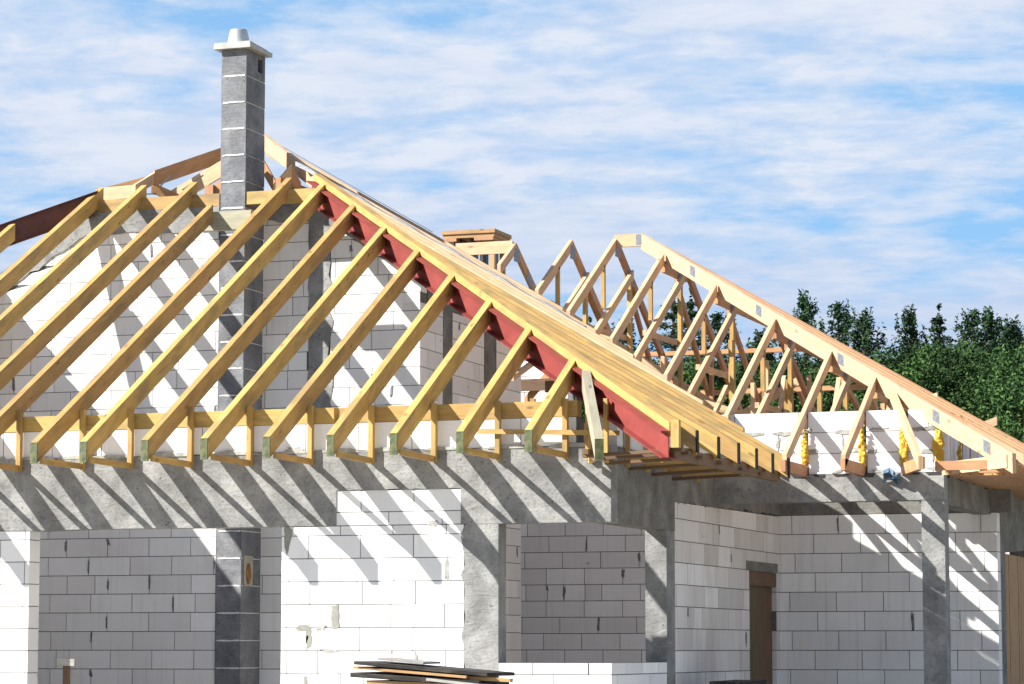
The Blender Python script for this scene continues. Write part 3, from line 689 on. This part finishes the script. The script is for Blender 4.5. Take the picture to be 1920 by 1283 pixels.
# splayed last jack, corner soffit struts
ja, jb = (2.60, 2.98, 3.22), (1.98, 4.58, 4.12)
MB().sweep(ja, jb, .055, .13).build('rafter', 'light', HOUSE, 'pale short rafter splayed towards the porch corner')
MB().sweep((2.62, 2.99, 3.215), (2.20, 4.08, 3.215), .055, .13).build('soffit_strut', 'orange', HOUSE)
# ridge board and hip board
MB().sweep((-4.95, YR - .02, ZR + .02), (-4.12, YR - .02, ZR + .02), .045, .17).build('ridge_board', 'light', HOUSE)
MB().sweep((-2.66, YR - .02, ZR + .03), (-2.26, YR - .02, ZR + .03), .045, .17).build('ridge_board', 'light', HOUSE, 'short level ridge board at the top of the wing roof')
MB().box(-2.35, -2.27, YR - .046, YR - .044, ZR - .12, ZR + .02).build('nail_plate', 'zinc', HOUSE)
hb0, hb1 = Vector((3.62, 2.93, zb_(2.93) + .035)), Vector((-2.27, YR - .01, ZR + .035))
hp = MB().sweep(hb0, hb1, .05, .20).build('hip_board', 'light', HOUSE, 'long bright hip board descending to the right edge')
axh = (hb1 - hb0).normalized()
for t in (.055, .17, .405, .63, .83):
    c = hb0 + (hb1 - hb0) * t + Vector((0, 0, -.03)); nrm = Vector((-axh.y, axh.x, 0)).normalized(); 
    if nrm.y > 0: nrm = -nrm
    h = Vector((axh.x, axh.y, axh.z)) * .07; o = nrm * .0255
    mb = MB().hexa([c - h + o, c + h + o, c + h + o + Vector((0, 0, -.13)), c - h + o + Vector((0, 0, -.13)), c - h + o * 1.1, c + h + o * 1.1, c + h + o * 1.1 + Vector((0, 0, -.13)), c - h + o * 1.1 + Vector((0, 0, -.13))])
    mb.build('nail_plate', 'zinc', hp)
MB().sweep((3.55, 2.98, 3.215), (2.66, 4.06, 3.215), .05, .14).build('soffit_strut', 'light', HOUSE, 'diagonal soffit timber under the hip board')
# side plane jacks of roof B
def zsb(x): return ZE2 + S * (3.60 - x)
for i in range(12):
    y = 3.62 + i * .62
    xa = 6.52 - y + .11 if y < YR else 6.52 - YR
    MB().sweep((3.62, y, zsb(3.62)), (xa, y, zsb(xa)), .05, .13).build('rafter', 'orange' if i % 3 else 'light', HOUSE)
for i, y in enumerate((3.3, 3.9, 4.5, 5.1, 5.7, 6.3, 6.9, 7.5, 8.1)):
    MB().sweep((2.70, y, 3.18), (3.6, y, 3.18), .05, .10).build('soffit_strut', 'orange', HOUSE)
for i in range(7):
    MB().sweep((2.72 + i * .125, 4.3, 3.10), (2.72 + i * .125, 11.0, 3.10), .112, .022).build('soffit_board', 'orange', HOUSE)
rx = random.Random(21)
for i in range(26):
    x = rx.uniform(-2.4, 2.3); y = rx.uniform(6.3, 10.5); zmax = min(zb_(y), zb_(6.52 - x)) - .35
    if zmax < 4.1: continue
    z1 = rx.uniform(4.0, min(zmax, 5.2)); k = rx.random()
    if k < .6: MB().sweep((x, y, 3.5), (x, y, z1), .05, .07, plumb=False, side=(1, 0, 0)).build('post', rx.choice(['yellow', 'light', 'orange']), HOUSE)
    else: MB().sweep((x, y, 3.6), (x, y + rx.choice((-1, 1)) * rx.uniform(.5, 1.1), z1), .045, .08).build('brace', rx.choice(['light', 'orange']), HOUSE)
# long braces along the wing
for (xa, xb, y, z, d) in ((-4.3, -.6, 11.6, 5.40, .10), (-3.2, .6, 11.5, 4.80, .11), (-2.6, 1.2, 12.3, 4.40, .09), (-1.0, 2.2, 9.6, 3.88, .10), (-3.0, 1.2, 13.6, 3.95, .09)):
    MB().sweep((xa, y, z), (xb, y, z + r_.uniform(-.03, .05)), .12, d * .6).build('brace', 'orange', HOUSE)
for (p, q) in (((-3.9, 9.9, 6.0), (-.6, 10.1, 3.9)), ((-2.2, 9.7, 4.7), (.9, 9.9, 3.7)), ((1.6, 9.5, 4.5), (-.9, 9.7, 3.75)), ((-.5, 10.6, 4.9), (-2.3, 10.6, 3.9)), ((0.4, 11.2, 3.7), (2.1, 11.2, 4.3))):
    MB().sweep(p, q, .04, .11).build('brace', 'light', HOUSE)
for i, x in enumerate((-1.3, -.4, .5, .75, 1.35, 1.5, 1.95)):
    MB().sweep((x, 9.2 + .3 * (i % 3), 3.5), (x + .02, 9.2 + .3 * (i % 3), 4.2 + .2 * (i % 2)), .06, .1, plumb=False, side=(1, 0, 0)).build('post', 'yellow' if i % 2 else 'orange', HOUSE)
for i in range(5):
    MB().sweep((1.7 + i * .1, 7.4, 3.3), (1.7 + i * .1, 7.4, 4.05 - i * .04), .05, .05, plumb=False, side=(1, 0, 0)).build('post', 'brown', HOUSE)
# interior props seen under the steel beam
for i, (x, z0, z1, m) in enumerate(((-3.72, 3.6, 4.55, 'orange'), (-3.55, 3.6, 4.2, 'yellow'), (-3.38, 3.6, 4.25, 'orange'), (-3.2, 3.6, 4.35, 'yellow'))):
    MB().sweep((x, 9.9, z0), (x + .03, 9.9, z1), .09, .09, plumb=False, side=(1, 0, 0)).build('post', m, HOUSE)
MB().sweep((-3.95, 9.8, 4.85), (-2.4, 9.8, 4.85), .06, .16).build('brace', 'brown', HOUSE)

# membrane along the porch beam
mb = MB(); x = .9
while x < 2.6:
    w = r_.uniform(.12, .3); dz = r_.uniform(.01, .05)
    mb.prism([(x, 3.112), (x + w, 3.112), (x + w * .9, 3.112 - dz), (x + .02, 3.10 - dz * .4)], 'y', 4.055, 4.069); x += w + r_.uniform(.03, .35)
mb.build('membrane_strip', 'membrane', HOUSE, origin=(0, 0, 0))

# ------------------------------------------------------------------ wooden ventilation shaft behind
V = empty('vent_shaft', (-6.15, 13.3, 6.0), parent=HOUSE)
V['label'] = 'timber capped ventilation shaft behind the ridge'
ya, yb, xa, xb = 13.0, 13.55, -6.50, -5.85
for (x, y) in ((xb - .06, ya), (xb - .06, yb - .1), (xa, yb - .1), (xa, ya)): MB().box(x, x + .07, y, y + .08, 6.2, 7.40).build('shaft_post', 'brown' if x < -6 else 'orange', V)
for i in range(4): MB().box(xa + .08 + i * .165, xa + .13 + i * .165, ya + .04, ya + .3, 6.6, 7.40).build('shaft_fin', 'membrane', V)
MB().box(xa + .09, xb - .08, yb - .14, yb - .12, 6.3, 6.86).build('shaft_panel', 'grey_board', V)
mb = MB().box(xa - .16, xb + .06, ya - .12, yb + .12, 7.47, 7.53); mb.box(xa - .14, xb + .04, ya - .10, yb + .10, 7.41, 7.469); mb.build('shaft_cap', 'tan_board', V)
mb = MB().box(xa - .15, xa + .08, ya - .11, yb + .1, 7.36, 7.408); mb.box(xb - .28, xb + .03, ya - .11, yb + .1, 7.36, 7.408); mb.build('shaft_collar', 'orange', V)
mb = MB().box(xa + .05, xb - .05, ya + .06, yb - .2, 4.9, 6.75); mb.build('shaft_body', 'chim', V)

# ------------------------------------------------------------------ blue plastic scrap
mb = MB(); rr = random.Random(8); n, m_ = 7, 5; g = {}
for i in range(n):
    for j in range(m_):
        g[i, j] = len(mb.v); mb.v.append((1.98 + i * .034 + rr.uniform(-.02, .02), 4.0 - .05 * math.sin(j * 1.2) + rr.uniform(-.025, .025), 3.13 - j * .032 + rr.uniform(-.015, .015) + .03 * math.sin(i)))
for i in range(n - 1):
    for j in range(m_ - 1):
        mb.f.append((g[i, j], g[i, j + 1], g[i + 1, j + 1], g[i + 1, j])); mb.mi.append(0); mb.uv.append([(0, 0)] * 4)
ob = mb.build('plastic_sheet', 'blue'); sol = ob.modifiers.new('s', 'SOLIDIFY'); sol.thickness = .01
tag(ob, 'small crumpled blue plastic sheet hanging over the porch beam', 'plastic sheet')

# ------------------------------------------------------------------ stack of shuttering boards
def board(x, y, z, l, w, t, rz, ry, mat, label, group='boards piled in front of the house', cat='board'):
    mb = MB().box(-l / 2, l / 2, -w / 2, w / 2, 0, t)
    o = mb.build('wood_board', mat); o.location = (x, y, z); o.rotation_euler = (r_.uniform(-.01, .01), ry, rz)
    return tag(o, label, cat, group)
base = MB()
SL = ['dark shuttering panel low in the board pile', 'second dark panel from the bottom of the board pile', 'dark panel jutting left, lowest in view in the board pile', 'thin black panel sticking out left below the brown edged boards',
      'black panel jutting left in the middle of the board pile', 'brown edged panel under the top sheets of the pile']
z = -.3
for i in range(12):
    o = board(-.42 + r_.uniform(-.10, .10), -4.0 + r_.uniform(-.08, .08), z, r_.uniform(1.1, 1.4), .85, .055, r_.uniform(-.09, .09), r_.uniform(-.006, .006), 'dark_board', 'dark shuttering panel buried low in the board pile', 'shuttering panels low in the pile')
    z += .083
PILE = [  # dx, dz, length, width, thick, rz, ry, material, label
 (-.50, 0, 1.20, .80, .030, .06, .01, 'dark_board', 'thin black panel jutting out left, lowest one with bright gaps in the pile'),
 (-.36, .048, 1.12, .80, .030, -.05, .02, 'dark_board', 'black panel set back a little above the lowest jutting one in the pile'),
 (-.30, .05, 1.15, .78, .055, .03, .035, 'tan_board', 'tan edged panel in the middle of the board pile'),
 (-.42, .070, 1.18, .85, .040, .02, .06, 'dark_board', 'thick black panel under the top sheets of the board pile'),
 (-.46, .062, 1.06, .80, .022, -.02, .075, 'tan_board', 'thin tan sheet sloping right near the top of the board pile'),
 (-.38, .030, 1.22, .80, .030, .03, .08, 'dark_board', 'long black sheet topping the board pile'),
 (-.62, .072, .42, .50, .018, .05, .09, 'grey_board', 'short grey sheet on the left end of the board pile')]
for dx, dz, l, w, t, rz, ry, mt, lab in PILE:
    z += dz; board(dx, -4.05, z, l, w, t, rz, ry, mt, lab)
board(.20, -4.3, z - .16, .42, .12, .03, .12, .05, 'tan_board', 'short orange offcut on the right end of the board pile')
board(.12, -4.36, z - .20, .80, .35, .022, -.03, .10, 'grey_board', 'warped grey sheet on the right of the board pile')
for i in range(8):
    o = board(.52 + r_.uniform(-.03, .03), 3.0, -.3 + i * .14, .36, 1.2, .11, r_.uniform(-.1, .1), r_.uniform(-.03, .03), 'dark_board',
          'topmost dark board of the small pile by the narrow doorway' if i == 7 else 'dark board in the small pile by the narrow doorway',
          None if i == 7 else 'dark boards piled by the narrow doorway')
o = board(-6.30, .3, .96, .20, .10, .075, .15, .06, 'grey_board', 'short pale timber offcut sticking out at the doorway jamb', None, 'timber offcut')
MB().box(-6.33, -6.27, .27, .33, -.3, .955).build('prop', 'brown', HOUSE)

# ------------------------------------------------------------------ ground
def sheet(name, x0, x1, y0, y1, z, mat, n=1):
    mb = MB(); mb.face([(x0, y0, z), (x1, y0, z), (x1, y1, z), (x0, y1, z)]); o = mb.build(name, mat); o['kind'] = 'structure'; return o
sheet('ground', -900, 900, -900, 1200, -.32, 'grass')
sheet('bare_soil', -40, 40, -45, 32, -.312, 'ground')
o = MB().box(-14.0, 2.6, .3, 12.4, -.311, -.30).build('floor_slab', 'screed'); o['kind'] = 'structure'

# ------------------------------------------------------------------ trees
def leaf_clump(mb, c, rad, n, size, r, flat=.75):
    for _ in range(n):
        d = Vector((r.gauss(0, 1), r.gauss(0, 1), r.gauss(0, 1)));
        if d.length < 1e-3: continue
        p = c + d.normalized() * rad * (r.random() ** .45); p.z = c.z + (p.z - c.z) * flat
        a = Vector((r.gauss(0, 1), r.gauss(0, 1), r.gauss(0, .7))).normalized(); b = a.cross(Vector((r.gauss(0, 1), r.gauss(0, 1), r.gauss(0, 1)))).normalized()
        s = size * r.uniform(.6, 1.3); i = len(mb.v)
        mb.v += [tuple(p - a * s), tuple(p + b * s * .42), tuple(p + a * s), tuple(p - b * s * .42)]
        mb.f.append((i, i + 1, i + 2, i + 3)); mb.mi.append(0); mb.uv.append([(0, 0)] * 4)
def limb(mb, p, q, r0, r1, n=6):
    ax = (q - p).normalized(); u = ax.orthogonal().normalized(); v = ax.cross(u); b = len(mb.v)
    for (c, rr) in ((p, r0), (q, r1)):
        for k in range(n):
            a = 2 * math.pi * k / n; mb.v.append(tuple(c + (u * math.cos(a) + v * math.sin(a)) * rr))
    for k in range(n):
        mb.f.append((b + k, b + (k + 1) % n, b + n + (k + 1) % n, b + n + k)); mb.mi.append(0); mb.uv.append([(0, 0)] * 4)
def make_conifer(H, W_, seed, dense=1.0, kind='pine'):
    r = random.Random(seed); fo = MB(); tr = MB()
    limb(tr, Vector((0, 0, -.3)), Vector((0, 0, H * .55)), .20, .12); limb(tr, Vector((0, 0, H * .55)), Vector((.05, 0, H * .98)), .12, .02)
    z = H * .10; az = r.uniform(0, 6)
    while z < H * .985:
        t = z / H
        if kind == 'spruce': Lb = W_ * min(.9, 1.5 * (1 - t) ** .95) + .05
        else: Lb = W_ * min(.92, 1.9 * (1 - t) ** .92) + .05
        nb = 6 if t < .8 else 4
        for _ in range(nb):
            az += 2.4 + r.uniform(-.4, .4); l = Lb * r.uniform(.40, 1.15)
            lift = (.55 if kind == 'pine' else .10) * (0.4 + t) * l
            e = Vector((math.cos(az) * l, math.sin(az) * l, z + lift - (.12 * l if kind == 'spruce' else 0)))
            s = Vector((0, 0, z)); limb(tr, s, e, .035 * (1.2 - t), .01, 4)
            m = max(2, int(l / .28))
            for i in range(1, m + 1):
                f = i / m
                if f < .25: continue
                c = s.lerp(e, f) + Vector((r.uniform(-.12, .12), r.uniform(-.12, .12), r.uniform(-.08, .12))) * (1.2 - t)
                rad = (.17 + .15 * r.random()) * (1.2 - .72 * t)
                leaf_clump(fo, c, rad, int((58 - 26 * t) * dense), .045, r)
                if kind == 'pine' and i >= m - 1: leaf_clump(fo, c + Vector((0, 0, .16 + .1 * (1 - t))), .075, int(26 * dense), .05, r, 3.2)
        z += (.46 if kind == 'pine' else .32) * (1.1 - .45 * t) * (H / 9) ** .5
    for k in range(4): leaf_clump(fo, Vector((.05, 0, H * (.92 + .027 * k))), .10 - .018 * k, 26, .06, r, 2.2)
    return fo, tr
def make_broad(H, W_, seed):
    r = random.Random(seed); fo = MB(); tr = MB(); limb(tr, Vector((0, 0, -.3)), Vector((0, 0, H * .5)), .20, .12)
    for k in range(130):
        th = r.uniform(0, 2 * math.pi); t = r.uniform(.10, 1.0) ** .8
        rr = W_ * math.sin(math.pi * min(.97, .18 + .80 * t)) ** .7 * r.uniform(.35, 1.05)
        c = Vector((math.cos(th) * rr, math.sin(th) * rr, H * t + r.uniform(-.3, .2)))
        if k < 24: limb(tr, Vector((0, 0, H * min(.5, t * .6))), c, .07, .015, 4)
        leaf_clump(fo, c, r.uniform(.28, .58), 300, .047, r, .8)
    return fo, tr
PROT = {}
def proto(key, fo, tr, lm):
    def me(mb, nm, mat):
        m = bpy.data.meshes.new(nm); m.from_pydata(mb.v, [], mb.f); m.materials.append(M[mat]); m.update(); return m
    PROT[key] = (me(fo, 'crown', lm), me(tr, 'trunk', 'bark'))
proto('p1', *make_conifer(9.6, 2.1, 1), 'needle'); proto('p2', *make_conifer(9.0, 1.9, 2), 'needle')
proto('s1', *make_conifer(10.0, 2.3, 3, 1.1, 'spruce'), 'needle'); proto('p3', *make_conifer(8.2, 2.3, 7), 'needle')
proto('b1', *make_broad(7.2, 2.5, 4), 'leaf'); proto('b2', *make_broad(6.2, 2.8, 5), 'leaf')
CAMP = Vector((8.35, -27.26, 1.15)); TH = math.radians(19.05)
def tree_at(px, dist, key, height, label, group, kindname):
    a = math.atan((px - 960) / 5270.0) - TH
    loc = CAMP + Vector((math.sin(a), math.cos(a), 0)) * dist; loc.z = -.32
    H0 = {'p1': 9.6, 'p2': 9.0, 's1': 10.0, 'p3': 8.2, 'b1': 7.2, 'b2': 6.2}[key]
    e = empty(kindname, loc, label, 'tree', group); s = height / H0; e.scale = (s * RND.uniform(.92, 1.1), s, s); e.rotation_euler.z = RND.uniform(0, 6.28)
    for nm, me in zip(('crown', 'trunk'), PROT[key]):
        o = bpy.data.objects.new(nm, me); COL.objects.link(o); o.parent = e
def hgt(py, dist): return (1215 - py) / 5270.0 * dist * 1.0 + 1.15 + .32
FR = [  # px, top py, distance, kind, label
 (1108, 600, 78, 's1', 'dark spruce tip low behind the leftmost wing trusses'),
 (1178, 612, 83, 'p1', 'pine seen between the wing trusses left of the tall spruce'),
 (1262, 548, 76, 's1', 'tall dark spruce framed inside the wing trusses'),
 (1302, 545, 80, 's1', 'spruce close right of the tall one inside the wing trusses'),
 (1352, 600, 78, 'p2', 'pine seen through the middle of the wing trusses'),
 (1425, 640, 80, 'p3', 'low pine behind the hip board halfway down'),
 (1512, 570, 82, 'p1', 'slim pine whose tip shows just above the hip board'),
 (1580, 583, 80, 'p2', 'pine with a forked tip rising above the hip board'),
 (1622, 603, 77, 'p3', 'bushy pine right of the fork tipped pine'),
 (1712, 600, 83, 'p1', 'first pine of the right hand wood'),
 (1764, 582, 80, 's1', 'tallest pointed conifer of the right hand wood'),
 (1828, 600, 79, 'p2', 'broad topped pine right of the tallest conifer'),
 (1862, 606, 84, 'p1', 'thin pine tip behind the broad topped pine'),
 (1905, 622, 80, 'p3', 'pine at the right edge of the picture')]
for px, py, d, k, lab in FR: tree_at(px, d, k, hgt(py, d), lab, 'conifers behind the house', 'spruce_tree' if k == 's1' else 'pine_tree')
BR = [(1145, 690, 68, 'b1'), (1230, 680, 70, 'b2'), (1330, 680, 69, 'b1'), (1400, 690, 72, 'b2'), (1480, 690, 68, 'b1'), (1550, 700, 71, 'b2'), (1665, 665, 70, 'b1'), (1700, 690, 66, 'b2'), (1745, 660, 73, 'b2'), (1800, 665, 69, 'b1'), (1850, 655, 72, 'b2'), (1890, 690, 66, 'b1'), (1945, 650, 71, 'b2'), (1925, 700, 64, 'b2'), (1620, 690, 74, 'b2'), (1990, 660, 74, 'b1')]
BR = [(a, b + 14, c, d) for a, b, c, d in BR]
BL = {1665: 'leafy tree filling the dip between the two groups of pines', 1700: 'low leafy tree in front of the first pine of the right wood', 1745: 'leafy tree below the tallest pointed conifer', 1800: 'leafy tree right of and below the tallest pointed conifer',
      1850: 'bright leafy tree under the thin pine tip', 1890: 'low leafy tree near the right edge above the roof slope', 1945: 'leafy tree cut by the right edge of the picture', 1925: 'low bushy tree at the right edge just above the orange roof slope'}
for px, py, d, k in BR: tree_at(px, d, k, hgt(py, d), BL.get(px, 'leafy tree behind the wing trusses'), 'leafy trees behind the wing trusses' if px not in BL else 'leafy trees of the right hand wood', 'leafy_tree')
for px in range(1080, 2480, 62):
    tree_at(px + RND.uniform(-15, 15), 92, 'p1' if px % 4 else 'p3', hgt((645 if px > 1690 else 672) + RND.uniform(-14, 22), 92), 'half hidden pine in the second row behind the leafy trees', 'second row of pines', 'pine_tree')

# ------------------------------------------------------------------ camera
cam = bpy.data.cameras.new('camera'); co = bpy.data.objects.new('camera', cam); COL.objects.link(co); scene.camera = co
cam.sensor_width = 36; cam.lens = 5270.0 / 1920 * 36; cam.clip_start = .5; cam.clip_end = 5000
tau = math.atan((1215 - 641.5) / 5270.0)
co.location = CAMP; co.rotation_euler = (math.pi / 2 + tau, 0, TH)

# ------------------------------------------------------------------ light
sv = Vector((-1.49, -1.0, 1.27)).normalized()
sun = bpy.data.lights.new('sun', 'SUN'); sun.energy = 5.0; sun.angle = R_(.53); sun.color = (1, .965, .90)
so = bpy.data.objects.new('sun', sun); COL.objects.link(so); so.rotation_euler = sv.to_track_quat('Z', 'Y').to_euler(); so.location = (-10, -10, 20)
w = bpy.data.worlds.new('World'); scene.world = w; w.use_nodes = True; nt = w.node_tree; nt.nodes.clear()
out = nt.nodes.new('ShaderNodeOutputWorld'); bg = nt.nodes.new('ShaderNodeBackground'); L(nt, bg.outputs[0], out.inputs[0])
sky = nt.nodes.new('ShaderNodeTexSky'); sky.sky_type = 'NISHITA'; sky.sun_disc = False
sky.sun_elevation = math.asin(sv.z); sky.sun_rotation = math.atan2(sv.x, sv.y); sky.altitude = 100; sky.air_density = 1.0; sky.dust_density = .6; sky.ozone_density = 1.5
tc = N(nt, 'ShaderNodeTexCoord').outputs['Generated']
sp = nt.nodes.new('ShaderNodeSeparateXYZ'); L(nt, tc, sp.inputs[0])
den = math_(nt, 'ADD', math_(nt, 'MAXIMUM', sp.outputs[2], 0.0), 0.10)
cb = nt.nodes.new('ShaderNodeCombineXYZ'); L(nt, math_(nt, 'DIVIDE', sp.outputs[0], den), cb.inputs[0]); L(nt, math_(nt, 'DIVIDE', sp.outputs[1], den), cb.inputs[1])
rot = nt.nodes.new('ShaderNodeMapping'); rot.inputs['Rotation'].default_value = (0, 0, -TH); rot.inputs['Scale'].default_value = (1.0, 1.12, 1); L(nt, cb.outputs[0], rot.inputs[0])
n1 = noise(nt, rot.outputs[0], 1.75, 8, .57, .15)
n2 = noise(nt, rot.outputs[0], 6.2, 8, .62, .15)
cl = math_(nt, 'ADD', math_(nt, 'MULTIPLY', n1, .63), math_(nt, 'MULTIPLY', n2, .37))
mask = ramp(nt, [(0.395, 0.0), (0.465, .56), (0.54, .96)], cl)
mask = math_(nt, 'MULTIPLY', mask, ramp(nt, [(0.30, 1.0), (0.65, 0.45)], sp.outputs[2]))
SK = 0.05
blue = mix(nt, mix(nt, sky.outputs[0], (.75, .95, 1.2), 1.0, 'MULTIPLY'), (2.4, 4.65, 7.4), ramp(nt, [(0.20, .8), (0.50, 0.0)], sp.outputs[2]))
cloudc = ramp(nt, [(0.38, (.0, .0, .0)), (0.62, (1., 1., 1.))], n2)
cloudc = mix(nt, (4.7, 5.45, 6.85), (5.95, 6.35, 7.15), cloudc)
haze = mix(nt, (3.7, 4.6, 6.3), cloudc, ramp(nt, [(0.05, 0.0), (0.17, 1.0)], sp.outputs[2]))
fin = mix(nt, blue, haze, mask)
L(nt, fin, bg.inputs[0]); bg.inputs[1].default_value = SK

scene.view_settings.view_transform = 'Standard'; scene.view_settings.look = 'None'; scene.view_settings.exposure = 1.4; scene.view_settings.gamma = 1
scene.cycles.max_bounces = 8; scene.cycles.diffuse_bounces = 4
